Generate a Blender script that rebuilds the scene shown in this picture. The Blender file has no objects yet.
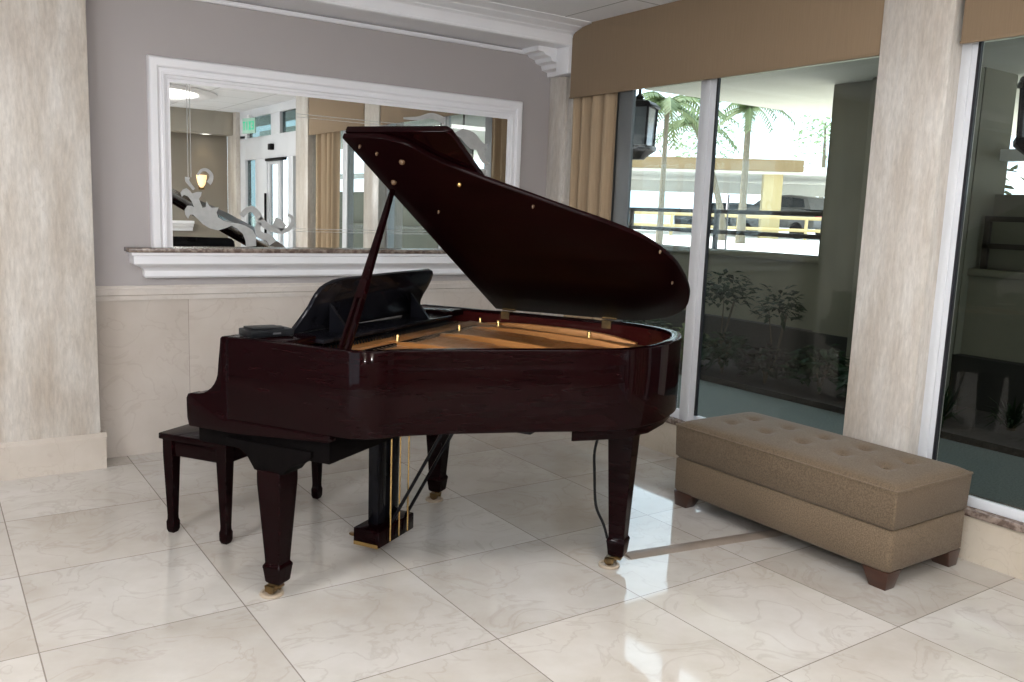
import bpy, bmesh, math, random
from mathutils import Vector, Matrix
random.seed(7)
C = bpy.context.scene.collection
PI = math.pi

# ------------------------------------------------------------------ helpers
class MB:
    def __init__(s): s.v = []; s.f = []
    def add(s, vs, fs):
        o = len(s.v); s.v += [tuple(p) for p in vs]; s.f += [tuple(i + o for i in q) for q in fs]; return s
    def box(s, a, b, M=None):
        x0, y0, z0 = a; x1, y1, z1 = b
        vs = [(x0,y0,z0),(x1,y0,z0),(x1,y1,z0),(x0,y1,z0),(x0,y0,z1),(x1,y0,z1),(x1,y1,z1),(x0,y1,z1)]
        if M is not None: vs = [M @ Vector(p) for p in vs]
        return s.add(vs, [(3,2,1,0),(4,5,6,7),(0,1,5,4),(1,2,6,5),(2,3,7,6),(3,0,4,7)])
    def loft(s, rings, cap=True, closed=True):
        n = len(rings[0]); o = []
        fs = []
        vs = [p for r in rings for p in r]
        m = n if closed else n - 1
        for k in range(len(rings) - 1):
            for i in range(m):
                j = (i + 1) % n
                fs.append((k*n+i, k*n+j, (k+1)*n+j, (k+1)*n+i))
        if cap:
            fs.append(tuple(reversed(range(n)))); fs.append(tuple((len(rings)-1)*n + i for i in range(n)))
        return s.add(vs, fs)
    def prism(s, poly, fn, d0, d1):
        return s.loft([[fn(p, d0) for p in poly], [fn(p, d1) for p in poly]])
    def frus(s, c0, w0, d0, c1, w1, d1):
        r = lambda c, w, d: [(c[0]-w/2,c[1]-d/2,c[2]),(c[0]+w/2,c[1]-d/2,c[2]),(c[0]+w/2,c[1]+d/2,c[2]),(c[0]-w/2,c[1]+d/2,c[2])]
        return s.loft([r(c0,w0,d0), r(c1,w1,d1)])
    def tube(s, path, r, n=8, cap=True):
        path = [Vector(p) for p in path]; rings = []
        up = Vector((0,0,1))
        for i, p in enumerate(path):
            t = (path[min(i+1,len(path)-1)] - path[max(i-1,0)]).normalized()
            a = t.cross(up)
            if a.length < 1e-3: a = t.cross(Vector((0,1,0)))
            a.normalize(); b = t.cross(a)
            rr = r[i] if isinstance(r, (list, tuple)) else r
            rings.append([p + (a*math.cos(2*PI*k/n) + b*math.sin(2*PI*k/n))*rr for k in range(n)])
        return s.loft(rings, cap)
    def lathe(s, prof, c=(0,0,0), n=20):
        rings = [[(c[0]+r*math.cos(2*PI*k/n), c[1]+r*math.sin(2*PI*k/n), c[2]+z) for k in range(n)] for r, z in prof]
        return s.loft(rings)
    def build(s, name, mat, parent=None, bevel=0, seg=2, ang=35, smooth=True):
        me = bpy.data.meshes.new(name)
        bm = bmesh.new()
        vs = [bm.verts.new(p) for p in s.v]
        for q in s.f:
            try: bm.faces.new([vs[i] for i in q])
            except ValueError: pass
        bm.normal_update()
        bmesh.ops.recalc_face_normals(bm, faces=bm.faces[:])
        if bevel:
            es = [e for e in bm.edges if len(e.link_faces) == 2 and e.calc_face_angle(0) > math.radians(ang)]
            bmesh.ops.bevel(bm, geom=es, offset=bevel, segments=seg, affect='EDGES', profile=.5, clamp_overlap=True)
        bm.to_mesh(me); bm.free()
        if smooth:
            for p in me.polygons: p.use_smooth = True
            me.set_sharp_from_angle(angle=math.radians(ang))
        o = bpy.data.objects.new(name, me); C.objects.link(o)
        me.materials.append(mat)
        if parent is not None: o.parent = parent
        return o
def box(name, a, b, mat, parent=None, bevel=0, **k): return MB().box(a, b).build(name, mat, parent, bevel, **k)
def tag(o, label, cat, group=None, kind=None):
    if label: o['label'] = label
    if cat: o['category'] = cat
    if group: o['group'] = group
    if kind: o['kind'] = kind
    return o
def thing(name, label, cat, loc=(0,0,0), rz=0, group=None):
    o = bpy.data.objects.new(name, None); C.objects.link(o)
    o.empty_display_size = .1; o.location = loc; o.rotation_euler = (0,0,rz)
    return tag(o, label, cat, group)
def struct(o):
    o['kind'] = 'structure'; return o
def empty_struct(name, loc=(0,0,0)):
    o = bpy.data.objects.new(name, None); C.objects.link(o); o.location = loc; return struct(o)
def cat(P, n=10, closed=False):
    P = [Vector(p) for p in P]; out = []
    for i in range(len(P)-1):
        p0, p1, p2, p3 = P[max(i-1,0)], P[i], P[i+1], P[min(i+2,len(P)-1)]
        for k in range(n):
            t = k/n
            out.append(.5*((2*p1)+(p2-p0)*t+(2*p0-5*p1+4*p2-p3)*t*t+(-p0+3*p1-3*p2+p3)*t**3))
    out.append(P[-1]); return out
def offset2(P, d):
    out = []
    for i, p in enumerate(P):
        t = (P[min(i+1,len(P)-1)] - P[max(i-1,0)]).normalized()
        out.append(Vector((p.x - t.y*d, p.y + t.x*d)))
    return out
def dup(root, loc, rz, label=None, group=None):
    r = root.copy(); C.objects.link(r); r.location = loc; r.rotation_euler = (0,0,rz)
    if label: r['label'] = label
    if group: r['group'] = group
    for ch in list(root.children):
        c = ch.copy(); C.objects.link(c); c.parent = r
        for g in ch.children:
            d = g.copy(); C.objects.link(d); d.parent = c
    return r

# ------------------------------------------------------------------ materials
def mat(name, col, rough=.5, metal=0, coat=0, spec=.5, noise=None, bump=None, emit=None, sheen=0, transmission=0):
    m = bpy.data.materials.new(name); m.use_nodes = True
    nt = m.node_tree; b = nt.nodes['Principled BSDF']
    b.inputs['Base Color'].default_value = (*col, 1); b.inputs['Roughness'].default_value = rough
    b.inputs['Metallic'].default_value = metal; b.inputs['Coat Weight'].default_value = coat
    b.inputs['Coat Roughness'].default_value = .03
    b.inputs['Specular IOR Level'].default_value = spec
    b.inputs['Sheen Weight'].default_value = sheen
    b.inputs['Transmission Weight'].default_value = transmission
    if emit:
        b.inputs['Emission Color'].default_value = (*emit[0], 1); b.inputs['Emission Strength'].default_value = emit[1]
    tc = nt.nodes.new('ShaderNodeTexCoord'); mp = nt.nodes.new('ShaderNodeMapping')
    nt.links.new(tc.outputs['Object'], mp.inputs['Vector'])
    if noise:                                  # (col2, scale, (sx,sy,sz), detail, lo, hi)
        c2, sc, sv, det, lo, hi = noise
        mp.inputs['Scale'].default_value = sv
        n = nt.nodes.new('ShaderNodeTexNoise'); n.inputs['Scale'].default_value = sc; n.inputs['Detail'].default_value = det
        nt.links.new(mp.outputs[0], n.inputs['Vector'])
        r = nt.nodes.new('ShaderNodeValToRGB'); r.color_ramp.elements[0].position = lo; r.color_ramp.elements[1].position = hi
        r.color_ramp.elements[0].color = (*col, 1); r.color_ramp.elements[1].color = (*c2, 1)
        nt.links.new(n.outputs['Fac'], r.inputs[0]); nt.links.new(r.outputs[0], b.inputs['Base Color'])
    if bump:                                   # (scale, strength, dist)
        n2 = nt.nodes.new('ShaderNodeTexNoise'); n2.inputs['Scale'].default_value = bump[0]; n2.inputs['Detail'].default_value = 4
        nt.links.new(tc.outputs['Object'], n2.inputs['Vector'])
        bp = nt.nodes.new('ShaderNodeBump'); bp.inputs['Strength'].default_value = bump[1]; bp.inputs['Distance'].default_value = bump[2]
        nt.links.new(n2.outputs['Fac'], bp.inputs['Height']); nt.links.new(bp.outputs[0], b.inputs['Normal'])
    return m
def stone(name, base, vein, light, rough, sv=(1,1,1), sc=1.6, tile=None, streak=0, coat=0):
    """veined stone; tile=(ax, x0, px, ay, y0, py, joint) cuts it into slabs with hairline joints"""
    m = bpy.data.materials.new(name); m.use_nodes = True; nt = m.node_tree; N = nt.nodes.new; L = nt.links.new
    b = nt.nodes['Principled BSDF']; b.inputs['Roughness'].default_value = rough; b.inputs['Coat Weight'].default_value = coat
    tc = N('ShaderNodeTexCoord'); sep = N('ShaderNodeSeparateXYZ'); L(tc.outputs['Object'], sep.inputs[0])
    def M(op, a, c=None):
        n = N('ShaderNodeMath'); n.operation = op
        for i, q in enumerate((a, c)):
            if q is None: continue
            if isinstance(q, (int, float)): n.inputs[i].default_value = q
            else: L(q, n.inputs[i])
        return n.outputs[0]
    vec = tc.outputs['Object']; jm = None; tone = None
    if tile:
        ax, x0, px, ay, y0, py, jw = tile
        ids = []; js = []
        for a, o0, p in ((ax, x0, px), (ay, y0, py)):
            t = M('DIVIDE', M('SUBTRACT', sep.outputs[a], o0), p)
            ids.append(M('FLOOR', t)); fr = M('FRACT', t)
            e = M('MINIMUM', fr, M('SUBTRACT', 1.0, fr)); js.append(M('LESS_THAN', e, jw / p))
        jm = M('MAXIMUM', js[0], js[1])
        cx = N('ShaderNodeCombineXYZ'); L(ids[0], cx.inputs[0]); L(ids[1], cx.inputs[1])
        wn = N('ShaderNodeTexWhiteNoise'); L(cx.outputs[0], wn.inputs['Vector']); tone = wn.outputs['Value']
        off = N('ShaderNodeVectorMath'); off.operation = 'MULTIPLY_ADD'
        L(wn.outputs['Color'], off.inputs[0]); off.inputs[1].default_value = (13,13,13); L(tc.outputs['Object'], off.inputs[2]); vec = off.outputs[0]
    mp = N('ShaderNodeMapping'); mp.inputs['Scale'].default_value = sv; mp.inputs['Rotation'].default_value = (0,0,.5 if not streak else 0); L(vec, mp.inputs['Vector'])
    n1 = N('ShaderNodeTexNoise'); n1.inputs['Scale'].default_value = sc; n1.inputs['Detail'].default_value = 8; n1.inputs['Roughness'].default_value = .6; L(mp.outputs[0], n1.inputs['Vector'])
    r1 = N('ShaderNodeValToRGB'); r1.color_ramp.elements[0].position = .3; r1.color_ramp.elements[1].position = .7
    r1.color_ramp.elements[0].color = (*base, 1); r1.color_ramp.elements[1].color = (*light, 1); L(n1.outputs['Fac'], r1.inputs[0])
    n2 = N('ShaderNodeTexNoise'); n2.inputs['Scale'].default_value = sc*2.3; n2.inputs['Detail'].default_value = 6; n2.inputs['Distortion'].default_value = 1.2; L(mp.outputs[0], n2.inputs['Vector'])
    d = M('ABSOLUTE', M('SUBTRACT', n2.outputs['Fac'], .5))
    r2 = N('ShaderNodeValToRGB'); r2.color_ramp.elements[0].position = 0; r2.color_ramp.elements[1].position = .022
    r2.color_ramp.elements[0].color = (.22,.22,.22,1); r2.color_ramp.elements[1].color = (0,0,0,1); L(d, r2.inputs[0])
    mx = N('ShaderNodeMix'); mx.data_type = 'RGBA'; L(r2.outputs[0], mx.inputs['Factor']); L(r1.outputs[0], mx.inputs['A']); mx.inputs['B'].default_value = (*vein, 1)
    out = mx.outputs['Result']
    if streak:
        m2 = N('ShaderNodeMapping'); m2.inputs['Scale'].default_value = (1,1,.22); L(tc.outputs['Object'], m2.inputs['Vector'])
        n3 = N('ShaderNodeTexNoise'); n3.inputs['Scale'].default_value = 75; n3.inputs['Detail'].default_value = 5; n3.inputs['Roughness'].default_value = .7; L(m2.outputs[0], n3.inputs['Vector'])
        h3 = N('ShaderNodeHueSaturation'); L(out, h3.inputs['Color']); L(M('ADD', M('MULTIPLY', n3.outputs['Fac'], .7), .66), h3.inputs['Value']); out = h3.outputs[0]
    if tile:
        hs = N('ShaderNodeHueSaturation'); L(out, hs.inputs['Color']); L(M('ADD', M('MULTIPLY', tone, .16), .92), hs.inputs['Value'])
        mj = N('ShaderNodeMix'); mj.data_type = 'RGBA'; L(M('MULTIPLY', jm, .75), mj.inputs['Factor']); L(hs.outputs[0], mj.inputs['A'])
        mj.inputs['B'].default_value = (base[0]*.35, base[1]*.32, base[2]*.3, 1); out = mj.outputs['Result']
    L(out, b.inputs['Base Color'])
    return m
def glass(name, tint=(.93,.96,.95)):
    m = bpy.data.materials.new(name); m.use_nodes = True; nt = m.node_tree; nt.nodes.clear()
    N = nt.nodes.new; L = nt.links.new
    o = N('ShaderNodeOutputMaterial'); t = N('ShaderNodeBsdfTransparent'); t.inputs[0].default_value = (*tint, 1)
    g = N('ShaderNodeBsdfGlossy'); g.inputs['Roughness'].default_value = 0; f = N('ShaderNodeLayerWeight')
    pw = N('ShaderNodeMath'); pw.operation = 'POWER'; L(f.outputs['Facing'], pw.inputs[0]); pw.inputs[1].default_value = 5
    ma = N('ShaderNodeMath'); ma.operation = 'MULTIPLY_ADD'; L(pw.outputs[0], ma.inputs[0]); ma.inputs[1].default_value = .9; ma.inputs[2].default_value = .03
    mx = N('ShaderNodeMixShader'); L(ma.outputs[0], mx.inputs[0]); L(t.outputs[0], mx.inputs[1]); L(g.outputs[0], mx.inputs[2]); L(mx.outputs[0], o.inputs[0])
    return m
FLOOR = stone('cream marble floor', (.43,.385,.33), (.28,.22,.17), (.60,.575,.545), .045, sc=1.5, tile=(0,.914,.6695,1,2.99,.675,.0022))
PANEL = stone('beige marble wainscot', (.50,.435,.38), (.36,.28,.23), (.61,.55,.50), .22, sc=1.6, tile=(0,1.27,1.2,2,-.3,5,.0012))
BASEST = stone('beige marble skirting', (.51,.445,.38), (.38,.30,.24), (.60,.54,.48), .25, sc=3.0)
CURBST = stone('tan marble curb', (.47,.40,.315), (.36,.29,.22), (.57,.50,.41), .25, sc=3.0, tile=(1,1.5,.675,2,-.5,5,.0012))
TRAV = stone('travertine', (.46,.395,.33), (.38,.31,.24), (.68,.645,.605), .3, sv=(6,6,1.0), sc=1.5, streak=1)
GRANITE = mat('brown granite', (.11,.075,.06), .25, noise=((.27,.21,.175), 34, (1,1,1), 3, .42, .62))
PAINT = mat('grey wall paint', (.405,.372,.367), .7, bump=(60,.03,.002))
CREAM = mat('cream wall paint', (.40,.36,.30), .7, bump=(60,.03,.002))
WHITE = mat('white trim paint', (.84,.83,.86), .4, noise=((.87,.86,.88), 3, (1,1,1), 2, .3, .7))
CEIL = None
LACQ = mat('mahogany lacquer', (.0045,.0007,.0010), .10, coat=.14, spec=.02, noise=((.0068,.0011,.0015), 5, (1,1,9), 6, .3, .75))
LACQR = mat('red mahogany lacquer inside', (.035,.005,.005), .18, coat=.5, spec=.25, noise=((.05,.008,.007), 5, (1,1,9), 6, .3, .75))
BLACK = mat('black lacquer', (.002,.002,.003), .16, coat=.15, spec=.05, noise=((.010,.010,.013), 8, (1,1,1), 2, .3, .7))
DARK = mat('dark underside wood', (.0025,.002,.002), .55, spec=.02, noise=((.005,.004,.004), 8, (1,6,1), 3, .3, .7))
GOLD = mat('gilt iron plate', (.36,.15,.04), .38, metal=.35, noise=((.43,.19,.055), 5, (1,1,1), 4, .3, .7), bump=(160,.08,.001))
BRASS = mat('brass', (.62,.42,.17), .25, metal=1, noise=((.5,.32,.12), 12, (1,1,1), 3, .3, .7))
LIDB = mat('dull lid button', (.13,.075,.035), .4, noise=((.09,.05,.025), 18, (1,1,1), 3, .35, .65))
BRASSD = mat('aged brass', (.24,.15,.06), .4, metal=.8, noise=((.13,.085,.04), 18, (1,1,1), 3, .35, .65))
SOUND = mat('spruce soundboard', (.36,.20,.08), .35, noise=((.28,.15,.055), 6, (14,1,1), 5, .3, .7))
STEEL = mat('string steel', (.45,.38,.3), .3, metal=1, noise=((.35,.28,.2), 20, (1,1,1), 2, .4, .6))
FELT = mat('red felt', (.18,.02,.02), .9, noise=((.13,.015,.015), 60, (1,1,1), 2, .4, .6))
IVORY = mat('ivory key', (.75,.72,.64), .3, noise=((.7,.67,.58), 6, (1,1,1), 2, .4, .6))
UPH = mat('tan woven upholstery', (.098,.066,.038), .9, sheen=.08, noise=((.165,.117,.073), 170, (1,1,1), 3, .35, .65), bump=(260,.35,.003))
FOOT = mat('walnut foot', (.035,.012,.007), .35, coat=.2, noise=((.05,.018,.009), 10, (1,1,6), 4, .3, .7))
CURT = mat('tan curtain cloth', (.42,.31,.20), .85, sheen=.05, noise=((.36,.26,.165), 8, (20,20,.6), 4, .3, .7), bump=(300,.15,.001))
VALC = mat('tan valance cloth', (.235,.163,.099), .85, sheen=.05, noise=((.26,.18,.11), 6, (30,30,1), 4, .3, .7), bump=(300,.1,.001))
ALU = mat('white window frame', (.70,.71,.74), .35, noise=((.66,.67,.7), 4, (1,1,1), 2, .3, .7))
ALU_SHADE = mat('shaded window jamb', (.16,.17,.175), .4, noise=((.14,.15,.155), 4, (1,1,1), 2, .3, .7))  # shade on the white frame, put into a darker grey
GASK = mat('black gasket', (.008,.008,.012), .5, noise=((.012,.012,.016), 9, (1,1,1), 2, .3, .7))
LACQS = mat('satin mahogany lid', (.005,.001,.0012), .3, coat=.05, spec=.02, noise=((.008,.0016,.0019), 5, (1,1,9), 6, .3, .75))
GLASS = glass('clear window glass', (.87,.895,.89))
GLASS2 = glass('right window glass', (.78,.80,.79))
GLASSD = glass('door glass', (.45,.52,.52))
ETCH = mat('frosted etching', (.46,.46,.45), .6, noise=((.42,.42,.41), 30, (1,1,1), 2, .4, .6))
RUBBER = mat('black rubber', (.005,.005,.006), .6, spec=.15, noise=((.012,.012,.013), 20, (1,1,1), 2, .3, .7))
PLAST = mat('black plastic', (.0045,.005,.006), .35, spec=.08, noise=((.014,.015,.017), 20, (1,1,1), 2, .3, .7))
COVER = mat('taupe cord cover', (.20,.16,.13), .5, noise=((.24,.195,.16), 12, (1,1,1), 3, .3, .7))
CUPM = mat('pale wood cup', (.42,.34,.26), .4, noise=((.36,.29,.21), 14, (1,1,1), 3, .3, .7))
def mirror_mat():
    m = mat('mirror silver', (.82,.84,.82), 0.0, metal=1)
    return m
MIRR = mirror_mat()
# outdoor
WALK = mat('green-grey outdoor carpet', (.060,.068,.056), .9, noise=((.105,.115,.098), 70, (1,1,1), 4, .35, .65), bump=(120,.3,.004))
SOIL = mat('dark soil', (.02,.014,.010), .95, noise=((.035,.025,.018), 40, (1,1,1), 4, .3, .7), bump=(40,.5,.02))
STUC = mat('olive beige stucco', (.19,.175,.125), .85, noise=((.22,.2,.145), 3, (1,1,1), 4, .3, .7), bump=(90,.2,.003))
SOFF = mat('pale soffit plaster', (.74,.71,.62), .9, noise=((.80,.77,.68), 1.2, (1,3,1), 4, .3, .7), bump=(6,.3,.02))
CONC = mat('pale concrete deck', (.72,.70,.65), .85, noise=((.8,.78,.73), 2, (1,1,1), 4, .3, .7))
BRONZE = mat('bronze railing paint', (.035,.026,.018), .45, noise=((.05,.036,.026), 9, (1,1,1), 2, .3, .7))
YELL = mat('cream yellow paint', (.42,.33,.15), .7, noise=((.47,.37,.18), 3, (1,1,1), 3, .3, .7))
TANB = mat('tan beam paint', (.20,.135,.06), .8, noise=((.23,.16,.075), 3, (1,1,1), 3, .3, .7))
GREYC = mat('grey concrete underside', (.74,.72,.66), .9, noise=((.8,.78,.72), 2, (1,1,1), 3, .3, .7))
LEAF = mat('dark green leaf', (.010,.020,.008), .7, spec=.08, noise=((.016,.028,.010), 9, (1,1,1), 2, .35, .65))
LEAFY = mat('yellow green leaf', (.05,.065,.02), .7, spec=.08, noise=((.085,.095,.035), 9, (1,1,1), 2, .35, .65))
LEAFR = mat('bronze red leaf', (.025,.012,.012), .7, spec=.08, noise=((.016,.02,.01), 9, (1,1,1), 2, .35, .65))
PALM = mat('palm frond', (.07,.11,.03), .6, noise=((.12,.16,.055), 5, (1,1,1), 2, .35, .65))
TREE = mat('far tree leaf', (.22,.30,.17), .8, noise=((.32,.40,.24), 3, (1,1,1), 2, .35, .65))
BARK = mat('pale palm bark', (.17,.145,.095), .9, noise=((.12,.10,.07), 8, (1,1,8), 4, .3, .7))
STEM = mat('brown stem', (.05,.035,.02), .9, noise=((.07,.05,.03), 20, (1,1,3), 3, .3, .7))
CARD = mat('dark car paint', (.012,.013,.016), .2, coat=.8, noise=((.016,.017,.02), 3, (1,1,1), 2, .3, .7))
CARS = mat('silver grey car paint', (.12,.115,.11), .25, coat=.6, noise=((.14,.135,.13), 3, (1,1,1), 2, .3, .7))
CARG = mat('dark car glass', (.02,.025,.03), .08, noise=((.025,.03,.035), 3, (1,1,1), 2, .3, .7))
TAIL = mat('red tail lamp plastic', (.55,.02,.03), .2, noise=((.5,.02,.03), 6, (1,1,1), 2, .3, .7))
PBLUE = mat('pale blue facade', (.42,.56,.62), .6, noise=((.48,.6,.66), 2, (1,1,1), 3, .3, .7))
PINK = mat('white sign board', (.75,.62,.62), .5, noise=((.7,.5,.5), 4, (1,1,.3), 2, .35, .65))
LAMPG = mat('smoked lantern glass', (.16,.18,.19), .15, noise=((.2,.22,.23), 6, (1,1,1), 2, .3, .7))
WARM = mat('warm lamp glass', (.9,.75,.5), .4, emit=((1,.70,.36), 1.3))
LENS = mat('lit lamp lens', (.9,.9,.9), .4, emit=((1,.95,.88), 6))
DOME = mat('lit ceiling dome', (.9,.9,.9), .4, emit=((1,.97,.92), 2.2))
GREEN = mat('green exit lettering', (.03,.35,.2), .4, emit=((.05,.75,.4), .5))

# ceiling tiles with a fine grid
def ceil_mat():
    m = mat('white ceiling tile', (.70,.70,.70), .9); nt = m.node_tree; N = nt.nodes.new; L = nt.links.new
    b = nt.nodes['Principled BSDF']; tc = N('ShaderNodeTexCoord'); sep = N('ShaderNodeSeparateXYZ'); L(tc.outputs['Object'], sep.inputs[0]); outs = []
    for a, o0 in ((0,.23),(1,.05)):
        s = N('ShaderNodeMath'); s.operation = 'SUBTRACT'; L(sep.outputs[a], s.inputs[0]); s.inputs[1].default_value = o0
        d = N('ShaderNodeMath'); d.operation = 'DIVIDE'; L(s.outputs[0], d.inputs[0]); d.inputs[1].default_value = .66
        f = N('ShaderNodeMath'); f.operation = 'FRACT'; L(d.outputs[0], f.inputs[0])
        l = N('ShaderNodeMath'); l.operation = 'LESS_THAN'; L(f.outputs[0], l.inputs[0]); l.inputs[1].default_value = .016; outs.append(l)
    mx = N('ShaderNodeMath'); mx.operation = 'MAXIMUM'; L(outs[0].outputs[0], mx.inputs[0]); L(outs[1].outputs[0], mx.inputs[1])
    mc = N('ShaderNodeMix'); mc.data_type = 'RGBA'; L(mx.outputs[0], mc.inputs['Factor'])
    mc.inputs['A'].default_value = (.82,.82,.84,1); mc.inputs['B'].default_value = (.36,.36,.36,1); L(mc.outputs['Result'], b.inputs['Base Color'])
    return m
CEIL = ceil_mat()

# ------------------------------------------------------------------ room shell
ZC = 2.74; YW = 5.193; XW = 3.80
struct(box('floor', (-4.0,-2.75,-.12), (3.82,5.3,0), FLOOR))
struct(box('ceiling', (-4.1,-2.9,ZC), (4.02,5.4,ZC+.12), CEIL))
wf = struct(box('wall_mirror_side', (-4.1,YW,0), (4.02,YW+.15,ZC), PAINT))
w = box('wainscot', (.70,YW-.006,0), (3.83,YW,.905), PANEL, wf)
# chair rail on the wainscot
MB().prism([(0,.90),(.012,.90),(.014,.925),(.022,.932),(.022,.962),(.016,.970),(.016,.983),(0,.983)], lambda p, d: (d, YW-p[0], p[1]), .70, 3.83).build('chair_rail', stone('pale marble rail', (.58,.52,.47), (.45,.38,.32), (.66,.61,.57), .25, sc=3.0), wf, smooth=False)
bw = struct(box('wall_back', (-4.1,-2.9,0), (3.80,-2.75,ZC), mat('taupe wall paint', (.235,.205,.165), .7, noise=((.25,.218,.175),2,(1,1,1),2,.3,.7))))
lw = MB()
for a, b in (((-4.15,-2.75,0),(-4,-2.5,ZC)), ((-4.15,.9,0),(-4,5.2,ZC)), ((-4.15,-2.5,0),(-4,.9,.15)), ((-4.15,-2.5,2.55),(-4,.9,ZC))): lw.box(a, b)
struct(lw.build('wall_left', PAINT))
# pier at the left edge of the picture
pier = empty_struct('wall_pier')
box('shaft', (-.5,5.01,.19), (.752,YW,ZC), TRAV, pier, .004)
box('base', (-.52,4.99,0), (.776,YW,.17), BASEST, pier)
MB().prism([(4.985,.165),(4.985,.178),(5.0,.190),(5.01,.197),(5.05,.197),(5.05,.165)], lambda p, d: (d, p[0], p[1]), -.52, .781).build('base_cap', BASEST, pier, smooth=False)
# window wall: curb, lintel, columns
wr = empty_struct('wall_right')
box('curb', (XW,-2.3+2.51,0), (4.02,5.2,.205), CURBST, wr)
box('curb_top', (XW-.012,.61,.205), (4.03,4.98,.238), GRANITE, wr, .004)
box('lintel', (3.86,.215,2.40), (4.02,5.2,ZC), CREAM, wr)
box('column', (3.745,2.15,0), (4.02,2.498,ZC), TRAV, wr, .008)
box('column', (3.745,.215,0), (4.02,.605,ZC), TRAV, wr, .008)
box('corner_pilaster', (3.83,5.0,0), (4.02,YW,2.5), TRAV, wr, .008)
box('corner_return', (3.85,4.925,.24), (4.02,5.0,2.5), TRAV, wr, .004)
box('corner_post', (3.80,-2.75,0), (4.02,-2.33,ZC), TRAV, wr, .006)
box('facade', (3.90,-8,ZC+.12), (4.1,14,9.2), STUC, wr)  # unseen upper wall, height set to keep the sun off the porch
box('facade_flank', (3.90,5.35,0), (4.1,14,ZC+.12), STUC, wr)
# crown moulding on the mirror wall
strip = [(0,2.577),(.024,2.577),(.030,2.588),(.026,2.600),(0,2.604)]
crown = [(0,2.612),(.322,2.608),(.333,2.613),(.335,2.622),(.330,2.628),(.331,2.645),(.334,2.665),(.342,2.682),(.352,2.690),(.368,2.692),(.372,2.699),(.40,2.705),(.425,2.716),(.442,2.717),(.446,2.723),(.49,2.726),(.52,2.731),(.54,2.735),(.54,ZC),(0,ZC)]
tr = struct(MB().prism(crown, lambda p, d: (d, YW-p[0], p[1]), -3.9, 3.752).build('trim_1', WHITE, ang=25))
MB().prism(strip, lambda p, d: (d, YW-p[0], p[1]), -3.9, 3.752).build('lower_strip', WHITE, tr, ang=25)
cap = empty_struct('trim_2')
MB().prism([(3.84,2.44),(3.805,2.445),(3.80,2.475),(3.755,2.485),(3.745,2.515),(3.70,2.525),(3.685,2.55),(3.64,2.56),(3.625,2.577),(3.58,2.58),(3.575,2.61),(3.84,2.61)], lambda p, d: (p[0], d, p[1]), 5.0, YW).build('corbel', WHITE, cap, ang=25)
MB().box((3.735,4.862,2.43), (3.84,5.0,2.612)).build('cap_block', WHITE, cap, .004)
box('cap_plate', (3.572,4.993,2.578), (3.838,5.188,2.635), WHITE, cap)
box('cap_fill', (3.752,4.862,2.612), (3.86,5.19,ZC), WHITE, cap)
# soffit beam and ledge on the opposite wall (seen in the mirror)
t3 = struct(box('trim_3', (-4,-2.75,2.42), (3.80,-2.45,ZC), CREAM))
led = [(0,1.03),(.03,1.03),(.04,1.07),(.085,1.10),(.10,1.13),(.13,1.14),(.13,1.175),(0,1.175)]
t4 = struct(MB().prism(led, lambda p, d: (d, -2.75+p[0], p[1]), .6, 3.28).build('trim_4', WHITE, ang=25))
box('skirting', (-4,-2.75,0), (3.8,-2.73,.17), BASEST, bw)

# ------------------------------------------------------------------ windows
def pane(name, y0, y1, z0, z1, x, parent, m=GLASS): return box(name, (x-.003,y0,z0), (x+.003,y1,z1), m, parent)
XF = 3.88
w1 = empty_struct('window_1')
fz0, fz1 = .238, 2.40
box('frame', (XF-.05,4.289,fz0), (XF-.02,4.42,fz1), ALU_SHADE, w1, .004)
box('frame', (XF+.01,4.42,fz0), (XF+.04,4.93,fz1), ALU_SHADE, w1, .004)
MB().box((XF-.05,3.572,fz0), (XF-.03,3.698,fz1)).box((XF-.058,3.615,fz0), (XF-.05,3.66,fz1)).build('mullion', ALU, w1, .003)
box('gasket', (XF-.052,3.56,fz0+.05), (XF-.034,3.572,fz1), GASK, w1)
MB().box((XF-.05,3.698,fz0), (XF-.02,4.289,fz0+.06)).box((XF-.05,2.498,fz0), (XF-.02,3.56,fz0+.05)).build('sill_frame', ALU, w1, .004)
box('frame', (XF-.05,2.498,fz0), (XF+.03,2.53,fz1), ALU, w1, .004)
pane('pane', 3.698, 4.289, fz0+.06, fz1, XF-.035, w1); pane('pane', 2.53, 3.56, fz0+.05, fz1, XF-.035, w1)
w2 = empty_struct('window_2')
MB().box((XF-.05,2.076,fz0), (XF-.02,2.15,fz1)).box((XF-.058,2.10,fz0), (XF-.05,2.13,fz1)).build('frame', ALU, w2, .003)
box('gasket', (XF-.052,2.064,fz0+.05), (XF-.034,2.076,fz1), GASK, w2)
box('mullion', (XF-.05,1.42,fz0), (XF+.03,1.54,fz1), ALU, w2, .003)
MB().box((XF-.05,.605,fz0), (XF+.03,1.42,fz0+.06)).box((XF-.05,1.54,fz0), (XF-.02,2.076,fz0+.045)).build('sill_frame', ALU, w2, .004)
pane('pane', 1.54, 2.064, fz0+.045, fz1, XF-.035, w2, GLASS2); pane('pane', .605, 1.42, fz0+.06, fz1, XF, w2, GLASS2)
w3 = empty_struct('added_window')  # unseen window added to let sky light in from the left
m3 = MB()
for y in (-2.5,-1.4,-.28,.82): m3.box((-4.1,y,.15), (-4.02,y+.08,2.55))
m3.box((-4.1,-2.5,.15), (-4.02,.9,.22)).box((-4.1,-2.5,2.48), (-4.02,.9,2.55)); m3.build('frame', ALU, w3, .004)
box('pane', (-4.063,-2.45,.2), (-4.057,.85,2.5), GLASS, w3)
struct(box('sun_block_left', (-5.2,-4,2.86), (-4.1,7,2.98), SOFF))  # unseen slab added to keep sun out of the left window

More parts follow.
